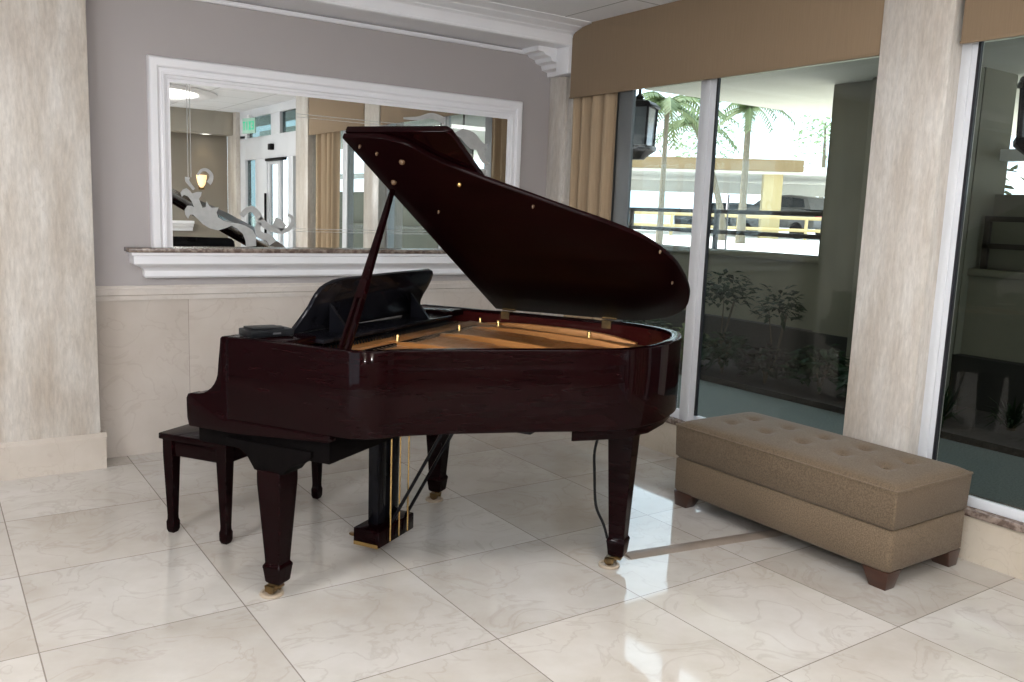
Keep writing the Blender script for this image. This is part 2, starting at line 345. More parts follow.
# entrance doors beyond the second column (seen in the mirror)
d1 = empty_struct('door_1')
xd = 3.90
dm = MB()
for y0, y1, z0, z1 in ((-2.33,-2.10,0,2.40),(-1.65,-1.18,0,2.06),(-.37,-.19,0,2.06),(.17,.215,0,2.40),(-2.1,.17,2.06,2.36),(-1.0,-.66,2.36,2.63),(-2.33,-2.0,2.36,2.63),(.10,.215,2.36,2.63),(-2.33,.215,2.63,ZC),(-2.1,-1.65,0,.25),(-.19,.17,0,.25)):
    dm.box((xd-.04,y0,z0), (xd+.04,y1,z1))
dm.build('frame', ALU, d1, .003)
pane('pane', -2.0, -1.0, 2.36, 2.63, xd, d1, GLASSD); pane('pane', -.66, .10, 2.36, 2.63, xd, d1, GLASSD)
pane('pane', -2.10, -1.65, .25, 2.06, xd, d1, GLASSD); pane('pane', -.19, .17, .25, 2.06, xd, d1, GLASSD)
dl = MB()
for y0, y1, z0, z1 in ((-1.18,-1.12,.01,2.05),(-.80,-.70,.01,2.05),(-1.12,-.80,1.98,2.05),(-1.12,-.80,.01,.2)): dl.box((xd-.02,y0,z0), (xd+.025,y1,z1))
leaf = dl.build('door_leaf', ALU, d1, .003)
pane('pane', -1.12, -.80, .2, 1.98, xd, d1, GLASS)
box('closer', (xd-.07,-1.16,2.02), (xd-.02,-.45,2.055), PLAST, d1, .004)
box('handle', (xd-.09,-1.14,.9), (xd-.06,-1.12,1.6), PLAST, d1, .004)
sn = thing('door_sensor', 'small black sensor above the glass entrance doors', 'sensor', (xd-.04,-.93,2.20))
box('housing', (-.05,-.06,-.04), (0,.06,.04), PLAST, sn, .008); box('lens', (-.056,-.03,-.02), (-.05,.03,.015), GASK, sn, .003)
ex = thing('exit_sign', 'small green lit EXIT sign hanging by the entrance doors', 'sign', (3.69,-1.36,2.48), math.radians(78))
box('plate', (-.16,-.012,-.10), (.16,.012,.10), mat('pale green sign plate', (.35,.55,.45), .3, noise=((.4,.6,.5),4,(1,1,1),2,.3,.7)), ex, .004)
box('mount', (-.02,-.02,.10), (.02,.02,.14), WHITE, ex, .003)
def letters(word, h, t, w):
    S = {'E':[(0,0,t,h),(0,0,w,t),(0,h/2-t/2,w*.85,h/2+t/2),(0,h-t,w,h)], 'I':[(w/2-t/2,0,w/2+t/2,h)], 'T':[(w/2-t/2,0,w/2+t/2,h),(0,h-t,w,h)]}
    m = MB(); x = 0
    for c in word:
        if c == 'X':
            for s in (1,-1):
                M = Matrix.Translation((x+w/2,0,h/2)) @ Matrix.Rotation(s*math.atan2(w-t,h), 4, 'Y'); m.box((-t/2,0,-h*.56), (t/2,.004,h*.56), M)
        else:
            for a, b, c2, d in S[c]: m.box((x+a,0,b), (x+c2,.004,d))
        x += w*1.35
    return m, x - w*.35
lm, lw_ = letters('EXIT', .11, .018, .055)
lo = lm.build('lettering', GREEN, ex); lo.location = (lw_/2,.0165,-.055); lo.rotation_euler = (0,0,PI)

# ------------------------------------------------------------------ valances, curtains
def valance(name, y0, y1, label, clip=False):
    t = thing(name, label, 'valance', (3.755,(y0+y1)/2,2.262), 0, 'fabric valances above the windows')
    h = (y1-y0)/2
    if clip:
        poly = [(-h,0),(h,0),(h,.40),(h-.012,.425),(h-.03,.437),(h-.085,.450),(h-.10,.458),(h-.2,.470),(h-.2,.477),(-h,.477)]
    else: poly = [(-h,0),(h,0),(h,.477),(-h,.477)]
    MB().prism(poly, lambda p, d: (d, p[0], p[1]), 0, .02).build('face', VALC, t, .004)
    box('piping', (-.004,-h,0), (.0,h,.012), VALC, t)
    return t
valance('window_valance', 2.50, 4.853, 'long tan fabric valance over the wide window behind the piano', True)
valance('window_valance', .61, 2.118, 'tan fabric valance right of the travertine column, over the dark window')
def curtain(y0, y1, label):
    t = thing('curtain', label, 'curtain', (3.804,(y0+y1)/2,.24), 0, 'tan gathered curtains')
    n = 90; h = (y1-y0)/2; rings = []
    for k in range(15):
        z = 2.10*k/14; ring = []
        s = 1 - .04*math.sin(k/14*PI)
        for i in range(n+1):
            a = i/n
            y = (-h + 2*h*a)*s
            q_ = math.sin(a*2*PI*4.2 + .7*math.sin(a*8)); x = .004 + .030*(q_*(1.25-.25*q_*q_)) + .003*math.sin(a*2*PI*13+k*.15)
            ring.append((x, y, z))
        back = [(p[0]+.004, p[1], p[2]) for p in reversed(ring)]
        rings.append(ring + back)
    MB().loft(rings).build('drape', CURT, t, ang=80)
    MB().tube([(0.0,-h,2.10),(0.0,h,2.10)], .008).build('rod', BRASSD, t)
curtain(4.425, 4.893, 'tan gathered curtain beside the corner pilaster, behind the piano lid')
curtain(.68, 1.33, 'tan gathered curtain by the second column, seen in the wall mirror')

# ------------------------------------------------------------------ mirror and ledge
X0, X1, Z0, Z1 = 1.072, 3.572, 1.20, 2.248
mw = thing('wall_mirror', 'wide white framed wall mirror with etched scrolls above the ledge', 'mirror', (0,YW,0))
ff = [(0,.0),(.0,.030),(.006,.046),(.012,.050),(.042,.050),(.048,.046),(.050,.034),(.058,.031),(.068,.034),(.070,.042),(.080,.042),(.083,.034),(.094,.030),(.097,.023),(.112,.0225),(.112,0)]
rings = []
for (cx, cz, sx, sz) in ((X0,Z0-.01,1,0),(X0,Z1,1,-1),(X1,Z1,-1,-1),(X1,Z0-.01,-1,0)):
    rings.append([(cx+sx*d*1.03, -h, cz+sz*d*1.17) for d, h in ff])
MB().loft(rings).build('frame', WHITE, mw, ang=28)
box('glass', (X0+.10,-.022,Z0), (X1-.10,-.012,Z1-.10), MIRR, mw)
A=[(1.234,1.51),(1.246,1.529),(1.268,1.538),(1.287,1.524),(1.298,1.509),(1.325,1.518),(1.352,1.519),(1.348,1.499),(1.336,1.479),(1.347,1.452),(1.354,1.429),(1.373,1.434),(1.378,1.469),(1.393,1.442),(1.408,1.431),(1.448,1.436),(1.435,1.404),(1.443,1.377),(1.474,1.358),(1.522,1.347),(1.562,1.344),(1.602,1.333),(1.643,1.309),(1.664,1.277),(1.667,1.211),(1.605,1.207),(1.602,1.243),(1.586,1.284),(1.554,1.315),(1.522,1.331),(1.482,1.314),(1.442,1.301),(1.395,1.312),(1.356,1.335),(1.326,1.366),(1.3,1.388),(1.285,1.388),(1.273,1.364),(1.258,1.387),(1.255,1.414),(1.27,1.438),(1.293,1.439),(1.308,1.431),(1.294,1.466),(1.275,1.492),(1.253,1.499),(1.241,1.487)]
B=[(3.017,1.985),(3.092,2.02),(3.15,2.015),(3.199,1.994),(3.242,1.953),(3.273,1.931),(3.297,1.937),(3.296,1.907),(3.274,1.896),(3.27,1.86),(3.289,1.821),(3.32,1.803),(3.29,1.791),(3.253,1.809),(3.228,1.848),(3.208,1.886),(3.155,1.892),(3.118,1.919),(3.082,1.956)]
em = MB(); em2 = MB()
fp = lambda p, d: (p[0], d, p[1])
def stroke(pts, w0, w1, m=None):
    m = m or em
    P = cat(pts, 6); n = len(P); L = []; R = []
    for i, p in enumerate(P):
        t = (P[min(i+1,n-1)] - P[max(i-1,0)]).normalized(); w = (w0+(w1-w0)*i/(n-1))/2
        L.append((p.x - t.y*w, p.y + t.x*w)); R.append((p.x + t.y*w, p.y - t.x*w))
    m.loft([[fp(a, -.0225), fp(a, -.0219), fp(b, -.0219), fp(b, -.0225)] for a, b in zip(L, R)])
em.prism(A, fp, -.0225, -.0219); em2.prism(B, fp, -.0225, -.0219)
stroke([(1.579,1.388),(1.611,1.422),(1.644,1.431),(1.677,1.399),(1.685,1.367)], .03, .045)
stroke([(1.685,1.375),(1.727,1.335),(1.777,1.312),(1.828,1.304),(1.871,1.322),(1.893,1.356),(1.889,1.389),(1.863,1.405)], .045, .015)
stroke([(1.685,1.351),(1.676,1.31),(1.693,1.277),(1.743,1.262),(1.768,1.229)], .03, .05)
stroke([(1.777,1.36),(1.811,1.345),(1.84,1.32)], .06, .05)
stroke([(1.274,1.60),(1.273,1.58),(1.288,1.558),(1.31,1.532)], .028, .015)
stroke([(1.33,1.614),(1.354,1.643),(1.384,1.645),(1.407,1.619),(1.403,1.587),(1.391,1.571)], .012, .03)
stroke([(3.20,1.80),(3.218,1.75),(3.257,1.709),(3.279,1.761)], .012, .03, em2)
stroke([(2.64,2.05),(2.75,2.06),(2.85,2.085),(2.95,2.06)], .012, .05, em2)
em.build('etched_scroll', ETCH, mw, smooth=False); em2.build('etched_scroll', ETCH, mw, smooth=False)
for a, b in (((1.276,1.60),(1.280,2.13)),((1.292,1.60),(1.296,2.13)),((1.92,2.010),(3.02,2.014)),((1.92,1.992),(3.02,1.995)),((1.89,1.319),(3.28,1.322)),((1.89,1.302),(3.28,1.305)),((3.278,1.32),(3.282,1.70))):
    box('border_groove', (a[0],-.0225,a[1]), (b[0],-.0219,b[1]), ETCH, mw)
ls = thing('wall_ledge', 'white moulded ledge with a thin brown granite top under the mirror', 'shelf', (0,YW,0))
box('granite_top', (.93,-.145,1.176), (3.74,0,1.20), GRANITE, ls, .003)
lp = [(.135,1.176),(.135,1.160),(.124,1.156),(.122,1.113),(.112,1.104),(.085,1.094),(.064,1.080),(.056,1.068),(.056,1.038),(.046,1.028),(.036,1.026)]
rings = [[(.945+.135-d, 0, z), (.945+.135-d, -d, z), (3.73-.135+d, -d, z), (3.73-.135+d, 0, z)] for d, z in lp]
MB().loft(rings).build('moulding', WHITE, ls, ang=28)

# ------------------------------------------------------------------ grand piano
# local frame: x = u (treble to bass), y = -v (towards the player), z up
PA = math.atan2(.517,.856)
PO = (1.033,3.058,0)
piano = thing('grand_piano', 'dark mahogany baby grand piano with its lid propped open', 'piano', PO, PA)
uv = lambda u, v, z: (u, -v, z)
ZR = .985
OUT = [(-.085,-.125),(-.085,.12),(-.085,.36),(-.070,.437),(-.030,.495),(.048,.550),(.155,.665),(.265,.806),(.377,.953),(.470,1.080),(.577,1.19),(.734,1.262),(.9,1.28),(1.05,1.27),(1.2,1.22),(1.31,1.11),(1.375,.95),(1.375,.8),(1.375,.4),(1.375,-.125)]
co = cat(OUT, 10); ci = offset2(co, .042)
if ci[0].x < co[0].x: ci = offset2(co, -.042)
rm = MB().loft([[uv(a.x,a.y,.68), uv(a.x,a.y,ZR), uv(b.x,b.y,ZR), uv(b.x,b.y,.68)] for a, b in zip(co, ci)])
rim = rm.build('rim', LACQ, piano, .004, ang=50)
cil = offset2(co, .046) if offset2(co,.042)[0].x > co[0].x else offset2(co, -.046)
MB().loft([[uv(a.x,a.y,.87), uv(a.x,a.y,ZR-.012), uv(b.x,b.y,ZR-.012), uv(b.x,b.y,.87)] for a, b in zip(ci, cil)]).build('inner_rim', LACQR, piano, ang=50)
arm = [(-.157,.63)]
arm += [(.40,.63),(.40,.681),(-.157,.681)]
armp = [(-.315,.628),(-.324,.66),(-.326,.735),(-.318,.752),(-.30,.757),(-.285,.757)] + [(-.285+.115*math.sin(t), .757+.0+.105*(1-math.cos(t))) for t in [PI/2*k/8 for k in range(1,9)]] + [(-.166,.90),(-.160,.945),(-.157,.977),(-.15,ZR),(-.125,ZR),(-.125,.68),(.33,.68),(.33,.655),(-.1,.628)]
for u0 in (-.085, 1.333):
    MB().prism(armp, lambda p, d: uv(d, p[0], p[1]), u0, u0+.042).build('arm', LACQ, piano, .003)
# keyboard end: key bed, slip, fallboard, keys
box('key_bed', uv(-.042,.30,.56), uv(1.333,-.31,.655), DARK, piano, .006)
box('key_slip', uv(-.042,-.305,.655), uv(1.333,-.325,.725), LACQ, piano, .004)
kb = MB()
kb.box(uv(.04,-.165,.70), uv(1.25,-.30,.722)); keys = kb.build('white_keys', IVORY, piano, .002)
bk = MB()
for i in range(51):
    if i % 7 in (0,1,3,4,5): bk.box(uv(.04+.02373*(i+.72),-.165,.722), uv(.04+.02373*(i+1.15),-.25,.734))
bk.build('black_keys', BLACK, piano)
for a, b in ((-.042,.04),(1.25,1.333)): box('key_block', uv(a,-.165,.655), uv(b,-.30,.755), LACQ, piano, .006)
MB().prism([(-.165,.72),(-.15,.72),(-.11,.92),(-.125,.925)], lambda p, d: uv(d, p[0], p[1]), -.042, 1.333).build('fallboard', LACQ, piano, .003)
box('cheek_shelf', uv(-.043,.10,.955), uv(.14,-.15,.984), LACQ, piano, .002)
box('cheek_shelf', uv(1.15,.10,.955), uv(1.333,-.15,.984), LACQ, piano, .002)
box('front_rail', uv(.14,-.11,.90), uv(1.15,-.15,.972), LACQ, piano, .003)
# inside
inner = offset2(co, .048) if offset2(co,.042)[0].x > co[0].x else offset2(co, -.048)
pl = [(p.x,p.y) for p in inner if p.y > .02]
MB().prism(pl, lambda p, d: uv(p[0], p[1], d), .80, .815).build('soundboard', SOUND, piano)
def inside(f0, f1, a): return a
plate = MB()
plo = [(p.x,p.y) for p in (offset2(co, .052) if offset2(co,.042)[0].x > co[0].x else offset2(co, -.052)) if p.y > .03]
plate.prism(plo, lambda p, d: uv(p[0], p[1], d + .03*(1-min(1,max(0,(p[1]-.2)/.9)))), .872, .890)
iron = plate.build('iron_plate', GOLD, piano, .003)
def strut(a, b, w=.026, z0=.885, z1=.945):
    a = Vector(a); b = Vector(b); t = (b-a).normalized(); n = Vector((-t.y,t.x))*w/2
    sec = lambda p, zt: [uv(p.x-n.x*1.5,p.y-n.y*1.5,z0), uv(p.x+n.x*1.5,p.y+n.y*1.5,z0), uv(p.x+n.x,p.y+n.y,zt), uv(p.x-n.x,p.y-n.y,zt)]
    pts = [a.lerp(b, k/8) for k in range(9)]
    MB().loft([sec(p, z1 - .035*abs(k/4-1)**3) for k, p in enumerate(pts)]).build('plate_strut', GOLD, piano, .003)
for a, b in (((.16,.16),(.14,.59)),((.50,.14),(.36,.84)),((.86,.14),(.62,1.10)),((1.16,.14),(.98,1.19)),((1.305,.14),(1.26,1.02))): strut(a, b)
strut((.0,.17), (1.32,.17), .05, .885, .93)
for u_, v_ in ((.547,.205),(.987,.26),(1.256,.33),(1.17,.823),(1.30,.21)):
    MB().lathe([(.009,.885),(.009,.948),(.006,.953)], uv(u_,v_,0), 10).build('strut_glint', BRASS, piano)  # brass pegs standing in for bright highlights on the strut ends
sm = MB()
for i in range(44):
    u_ = .04 + 1.24*i/43
    if u_ < .62:
        v1 = .28 + .52*((u_+.05)/.67); sm.tube([uv(u_,.16,.93), uv(u_-.03,v1,.918)], .0009, 4)
    else:
        sm.tube([uv(u_,.16,.932), uv(u_-.16*(u_-.5),min(1.14,.86+.5*(u_-.62)),.912)], .0015, 4)
so = sm.build('strings', STEEL, piano); so['kind'] = 'stuff'
tp = MB()
for i in range(60):
    for j in range(3):
        tp.lathe([(.0035,.0),(.0035,.016)], uv(.05+1.2*i/59+.004*j,.05+.028*j,.914), 6)
to = tp.build('tuning_pins', PLAST, piano); to['kind'] = 'stuff'
box('pin_felt', uv(.02,.135,.884), uv(1.30,.145,.905), FELT, piano)
box('damper_rail', uv(.10,.235,.91), uv(1.18,.255,.93), DARK, piano, .003)
# music desk and its tray
DP = [(.163,.975),(.178,.993),(.192,1.014),(.214,1.05),(.228,1.078),(.234,1.105),(.243,1.129),(.258,1.151),(.286,1.166),(.325,1.178),(.37,1.183),(.70,1.188),(1.064,1.190),(1.09,1.184),(1.108,1.168),(1.116,1.14),(1.112,1.105),(1.098,1.07),(1.096,1.043),(1.112,1.01),(1.151,.985),(1.151,.975)]
dv = lambda z: -.04 + .45*(z-.99)
desk = MB().prism(DP, lambda p, d: uv(p[0], dv(p[1])+d*.91, p[1]-d*.41), -.009, .009).build('music_desk', BLACK, piano, .003)
MB().prism([(-.008,0),(.008,0),(.008,.10),(-.008,.10)], lambda p, d: uv(.34+p[0], .02+.10*d+.0, .968+p[1]*1.15*(1-d)), 0, 1).build('desk_support', BLACK, desk)
MB().prism([(-.008,0),(.008,0),(.008,.10),(-.008,.10)], lambda p, d: uv(.96+p[0], .02+.10*d+.0, .968+p[1]*1.15*(1-d)), 0, 1).build('desk_support', BLACK, desk)
box('desk_tray', uv(.142,.135,.955), uv(1.148,-.108,.972), BLACK, piano, .004)
# lid
TH = math.radians(28.8); HU, HZ = 1.387, .990
ct, st = math.cos(TH), math.sin(TH)
LP = lambda a, v, t: uv(HU - a*ct + t*st, v, HZ + a*st + t*ct)
oo = offset2(co, -.012) if offset2(co,.042)[0].x > co[0].x else offset2(co, .012)
VF = .25
lidp = [(HU-p.x, p.y) for p in oo if p.y > VF]
lidp = [(lidp[0][0], VF)] + lidp + [(0, VF)]
lidp = [(max(a,0), v) for a, v in lidp]
ded = []
for p in lidp:
    if not ded or (abs(p[0]-ded[-1][0]) + abs(p[1]-ded[-1][1])) > .004: ded.append(p)
lid = MB().prism(ded, lambda p, d: LP(p[0], p[1], d), 0, .021).build('lid', LACQS, piano, .004)
flap = MB().prism([(0,VF+.003),(1.484,VF+.003),(1.484,VF+.405),(1.46,VF+.418),(0,VF+.418)], lambda p, d: LP(p[0], p[1], d), .025, .050).build('lid_flap', LACQ, piano, .004)
def knob(a, v, r=.005):
    M = Matrix((( -ct,0,st,0),(0,-1,0,0),(st,0,ct,0),(0,0,0,1)))
    c = Vector(LP(a, v, 0)); rings = []
    for rr, t in ((r,0),(r,-.006),(r*.6,-.012),(r*.2,-.014)):
        rings.append([tuple(c + Vector((-ct*math.cos(q)*rr + st*t, -math.sin(q)*rr, st*math.cos(q)*rr + ct*t))) for q in [2*PI*k/10 for k in range(10)]])
    return MB().loft(rings)
for a, v in ((1.44,.30),(1.395,.345),(1.054,.828),(.468,1.235),(.742,1.24),(.986,.40)): knob(a, v).build('lid_button', LIDB, lid)
k1 = knob(1.195,.587,.010); k1.build('lid_catch', BRASS, lid)
knob(1.34,.42,.011).build('prop_cup', LIDB, lid); knob(1.20,.31,.011).build('prop_cup', LIDB, lid)
# hinges
for v in (.33,.85):
    h = MB().box(uv(1.328,v-.022,.952), uv(1.3325,v+.022,.984)).box(uv(1.328,v-.022,.984), uv(1.372,v+.022,.9875))
    h.tube([uv(1.375,v-.035,.995), uv(1.375,v+.035,.995)], .006, 8)
    h.build('hinge', BRASSD, piano)
# prop stick
pb = Vector(uv(-.018,.335,.955)); ptp = Vector(LP(1.145,.275,-.004))
kn = pb.lerp(ptp, .345)
def bar(p, q, w0, w1, t0, t1):
    ax = (q-p).normalized(); s = ax.cross(Vector((1,0,0))).normalized(); e = ax.cross(s).normalized()
    r = lambda c, w, t: [c+s*w/2+e*t/2, c-s*w/2+e*t/2, c-s*w/2-e*t/2, c+s*w/2-e*t/2]
    return MB().loft([r(p,w0,t0), r(q,w1,t1)])
prop = bar(kn, ptp, .036, .017, .022, .016).build('prop_stick', LACQ, piano, .003)
for s in (-.014,.014):
    o_ = Vector((0,s,0)); bar(pb+o_, kn+o_*.8, .013, .013, .024, .022).build('prop_leg', LACQ, prop, .002)
bar(kn-(ptp-kn).normalized()*.02, kn+(ptp-kn).normalized()*.06, .038, .036, .026, .024).build('prop_collar', LACQ, prop, .004)
MB().tube([uv(-.035,.285,.962), uv(-.035,.385,.962)], .009, 10).build('prop_pivot', BRASSD, prop)
# underside
MB().prism([(p.x,p.y) for p in ci if p.y > .0], lambda p, d: uv(p[0], p[1], d), .70, .715).build('bottom_board', DARK, piano)
for a, b in (((.14,.32),(.33,.78)),((.66,.3),(.72,1.2)),((1.2,.3),(1.0,1.2))):
    a = Vector(a); b = Vector(b); t = (b-a).normalized(); n = Vector((-t.y,t.x))*.04
    MB().prism([tuple(a-n),tuple(a+n),tuple(b+n),tuple(b-n)], lambda p, d: uv(p[0], p[1], d), .685, .705).build('under_beam', DARK, piano)
box('hanging_box', uv(.50,.64,.625), uv(.60,.84,.70), PLAST, piano, .006)
MB().prism([(.46,1.02),(.60,1.17),(.74,1.235),(.92,1.25),(1.06,1.24),(1.2,1.185),(1.30,1.06),(1.30,1.02)], lambda p, d: uv(p[0], p[1], d), .635, .69).build('leg_plate', LACQ, piano, .004)
# legs
def leg(u_, v_, ztop, cu=0, cv=0):
    R = .004
    m = MB(); c = lambda z: (u_, -v_, z)
    sq = lambda w, z: [(u_-w/2,-v_-w/2,z),(u_+w/2,-v_-w/2,z),(u_+w/2,-v_+w/2,z),(u_-w/2,-v_+w/2,z)]
    m.loft([sq(.050,.052), sq(.066,.060), sq(.078,.112), sq(.082,.120), sq(.078,.127), sq(.067,.135), sq(.069,.16), sq(.106,ztop-.05), sq(.106,ztop)])
    l = m.build('leg', LACQ, piano, .003, ang=20)
    k = MB(); k.lathe([(.014,.040),(.016,.055)], c(0), 14); u_ += cu; v_ += cv
    k.box((u_-cu-.02,-v_+cv-.02,.038), (u_+.02,-v_+.02,.046)) if cu or cv else None
    k.box((u_-.024,-v_-.010,.018), (u_-.016,-v_+.028,.042)).box((u_+.016,-v_-.010,.018), (u_+.024,-v_+.028,.042)).box((u_-.024,-v_-.012,.034), (u_+.024,-v_+.03,.042))
    k.build('caster_fork', BRASSD, l)
    wh = MB(); rings = []
    for x, r in ((-.014,.016),(-.012,.019),(.012,.019),(.014,.016)):
        rings.append([(u_+x, -v_+.016+r*math.cos(q), .0245+r*math.sin(q)) for q in [2*PI*j/18 for j in range(18)]])
    wh.loft(rings).build('caster_wheel', BRASSD, l)
    return l
br = [(-.20,.60),(-.20,.585),(-.14,.567),(-.105,.548),(-.08,.515),(-.066,.495),(.066,.495),(.08,.512),(.105,.535),(.16,.555),(.19,.575),(.19,.60)]
for u_, v_ in ((-.008,.040),(1.235,.028)):
    leg(u_, v_, .50, *((-.006,-.008) if u_ < .5 else (0,0)))
    MB().prism(br, lambda p, d: uv(u_+d, v_+p[0], p[1]), -.05, .062).build('leg_bracket', DARK, piano, .003)
leg(.893, 1.095, .62, -.006, -.016)
box('leg_collar', uv(.81,1.175,.60), uv(.975,1.015,.638), LACQ, piano, .006)
# pedal lyre
lyre = box('pedal_lyre', uv(.46,.185,.045), uv(.745,.055,.12), LACQ, piano, .006)
for u_ in (.555,.66): MB().frus(uv(u_,.11,.118), .058, .05, uv(u_,.11,.565), .064, .05).build('lyre_pillar', BLACK, lyre, .003)
box('lyre_foot_plate', uv(.456,.18,.046), uv(.462,.06,.062), BRASS, lyre)
for u_ in (.53,.60,.67):
    MB().prism([(u_-.012,.06),(u_+.012,.06),(u_+.016,.01),(u_+.009,-.01),(u_-.009,-.01),(u_-.016,.01)], lambda p, d: uv(p[0], p[1], d), .052, .062).build('pedal', BRASSD, lyre, .003)
for u_ in (.53,.60,.67): MB().tube([uv(u_,.196,.06), uv(u_,.196,.57)], .0038, 8).build('pedal_rod', BRASS, lyre)
for u_ in (.575,.70): MB().tube([uv(u_,.17,.12), uv(u_+.05,.47,.70)], .0075, 8).build('lyre_brace', BLACK, lyre)

# music box / control unit on the treble arm
cb = thing('control_box', 'small black box lying on the treble arm of the piano', 'box', (1.033+.856*.03+.517*-.04, 3.058+.517*.03-.856*-.04, ZR+.001), PA-.42)
box('case', (-.085,-.055,0), (.085,.055,.027), PLAST, cb, .005)
MB().prism([(-.07,.027),(.05,.027),(.05,.032),(-.07,.034)], lambda p, d: (p[0], d, p[1]), -.045, .045).build('lid', PLAST, cb, .002)
box('label_strip', (0,-.0565,.010), (.03,-.055,.016), mat('grey strip', (.06,.06,.063), .4, noise=((.08,.08,.083),9,(1,1,1),2,.3,.7)), cb)

# caster cups
cupl = ['pale wooden caster cup under the front piano leg, nearest the camera', 'pale wooden caster cup under the rear piano leg, at the cord cover', 'wooden caster cup under the far piano leg, behind the pedals']
def at(u_, v_): return (PO[0]+.856*u_+.517*v_, PO[1]+.517*u_-.856*v_)
for (u_, v_), lb in zip(((-.014,.016),(.887,1.063),(1.235,.012)), cupl):
    x, y = at(u_, v_)
    c = MB().lathe([(.044,0),(.046,.004),(.044,.011),(.035,.0115),(.033,.0055),(.001,.0050)], (0,0,0), 28).build('caster_cup', CUPM)
    c.location = (x, y, 0); tag(c, lb, 'caster cup', 'piano caster cups')

# black cord down from the piano tail to the floor
cp = [(at(.853,1.02),.66), (at(.853,1.005),.60), (at(.850,.985),.50), (at(.863,.985),.40), (at(.873,.995),.26), (at(.882,1.03),.18), (at(.884,1.05),.12)]
cd = MB().tube(cat([(p[0],p[1],z) for p, z in cp], 5), .006, 8).build('power_cord', RUBBER)
tag(cd, 'black cord hanging from the piano down the rear leg', 'cord')
# flat cord cover across the floor
a = Vector((2.475,2.645)); b = Vector((3.79,2.425)); t = (b-a).normalized(); n = Vector((-t.y,t.x))
cc = MB().loft([[(p.x+n.x*w, p.y+n.y*w, z) for w, z in ((-.038,0),(-.020,.011),(.020,.011),(.038,0))] for p in (a, b)]).build('cord_cover', COVER)
tag(cc, 'flat taupe cord cover running along the floor under the ottoman', 'cord cover')

# ------------------------------------------------------------------ piano bench
bench = thing('piano_bench', 'low dark wooden piano bench with tapered legs, pushed under the keyboard', 'bench', (1.226,3.930,0), math.radians(33.5))
box('seat', (-.375,-.185,.432), (.375,.185,.46), LACQ, bench, .005)
box('apron', (-.355,-.165,.36), (.355,.165,.432), LACQ, bench, .003)
for sx in (-1,1):
    for sy in (-1,1):
        x, y = sx*.337, sy*.147
        sq = lambda w, z: [(x-w/2,y-w/2,z),(x+w/2,y-w/2,z),(x+w/2,y+w/2,z),(x-w/2,y+w/2,z)]
        MB().loft([sq(.030,0), sq(.040,.015), sq(.042,.05), sq(.035,.062), sq(.034,.08), sq(.052,.36), sq(.052,.432)]).build('leg', LACQ, bench, .002, ang=20)

# ------------------------------------------------------------------ ottoman
ott = thing('ottoman', 'long tan tufted ottoman in front of the travertine column', 'ottoman', (3.437,2.445,0))
HX, HY = .283, .610
def rounded(hx, hy, r, z, n=5):
    P = []
    for cx, cy, a0 in ((hx-r,hy-r,0),(-hx+r,hy-r,90),(-hx+r,-hy+r,180),(hx-r,-hy+r,270)):
        for k in range(n+1):
            q = math.radians(a0+90*k/n); P.append((cx+r*math.cos(q), cy+r*math.sin(q), z))
    return P
MB().loft([rounded(HX-.012,HY-.012,.02,.075), rounded(HX,HY,.025,.09), rounded(HX,HY,.025,.247), rounded(HX-.010,HY-.010,.02,.256)]).build('base', UPH, ott, ang=60)
buttons = [(.025+sx*.085, -.42+.215*k) for k in range(5) for sx in (-1,1)]
# padded lid: a height field with tufted dimples over a straight skirt
nx, ny = 42, 84; V = []; F = []
hx, hy = HX+.001, HY+.001
for j in range(ny+1):
    for i in range(nx+1):
        x = -hx+2*hx*i/nx; y = -hy+2*hy*j/ny
        ex = min(1,(hx-abs(x))/.07); ey = min(1,(hy-abs(y))/.07)
        rise = .045*math.sqrt(max(0,1-(1-ex)**2))*math.sqrt(max(0,1-(1-ey)**2))
        z = .424 + rise*.55 + .012*(1-(x/hx)**2)*(1-(y/hy)**2)
        for bx, by in buttons:
            d = math.hypot(x-bx, y-by); z -= .020*math.exp(-(d/.030)**2) + .006*math.exp(-(d/.075)**2)
        for bx, by in buttons:           # diagonal tuck folds between buttons
            pass
        V.append((x,y,z))
for j in range(ny):
    for i in range(nx):
        k = j*(nx+1)+i; F.append((k,k+1,k+nx+2,k+nx+1))
MB().add(V, F).build('cushion', UPH, ott, ang=70)
MB().loft([rounded(HX-.010,HY-.010,.02,.258), rounded(HX,HY,.012,.268), rounded(HX+.003,HY+.003,.006,.425)]).build('lid', UPH, ott, ang=60)
pp = rounded(HX+.004, HY+.004, .008, .424); MB().tube(pp+[pp[0]], .005, 6).build('piping', UPH, ott)
for bx, by in buttons: MB().lathe([(.002,.430-.012),(.013,.432-.012),(.013,.437-.012),(.007,.443-.012),(.001,.4445-.012)], (bx,by,.015), 12).build('button', UPH, ott)
for sx in (-1,1):
    for sy in (-1,1):
        cx, cy = sx*(HX-.055), sy*(HY-.065)
        r = lambda w, d, z, ox, oy: [(cx+ox-w/2,cy+oy-d/2,z),(cx+ox+w/2,cy+oy-d/2,z),(cx+ox+w/2,cy+oy+d/2,z),(cx+ox-w/2,cy+oy+d/2,z)]
        MB().loft([r(.062,.075,0,sx*.012,sy*.014), r(.10,.12,.078,0,0)]).build('foot', FOOT, ott, .003)

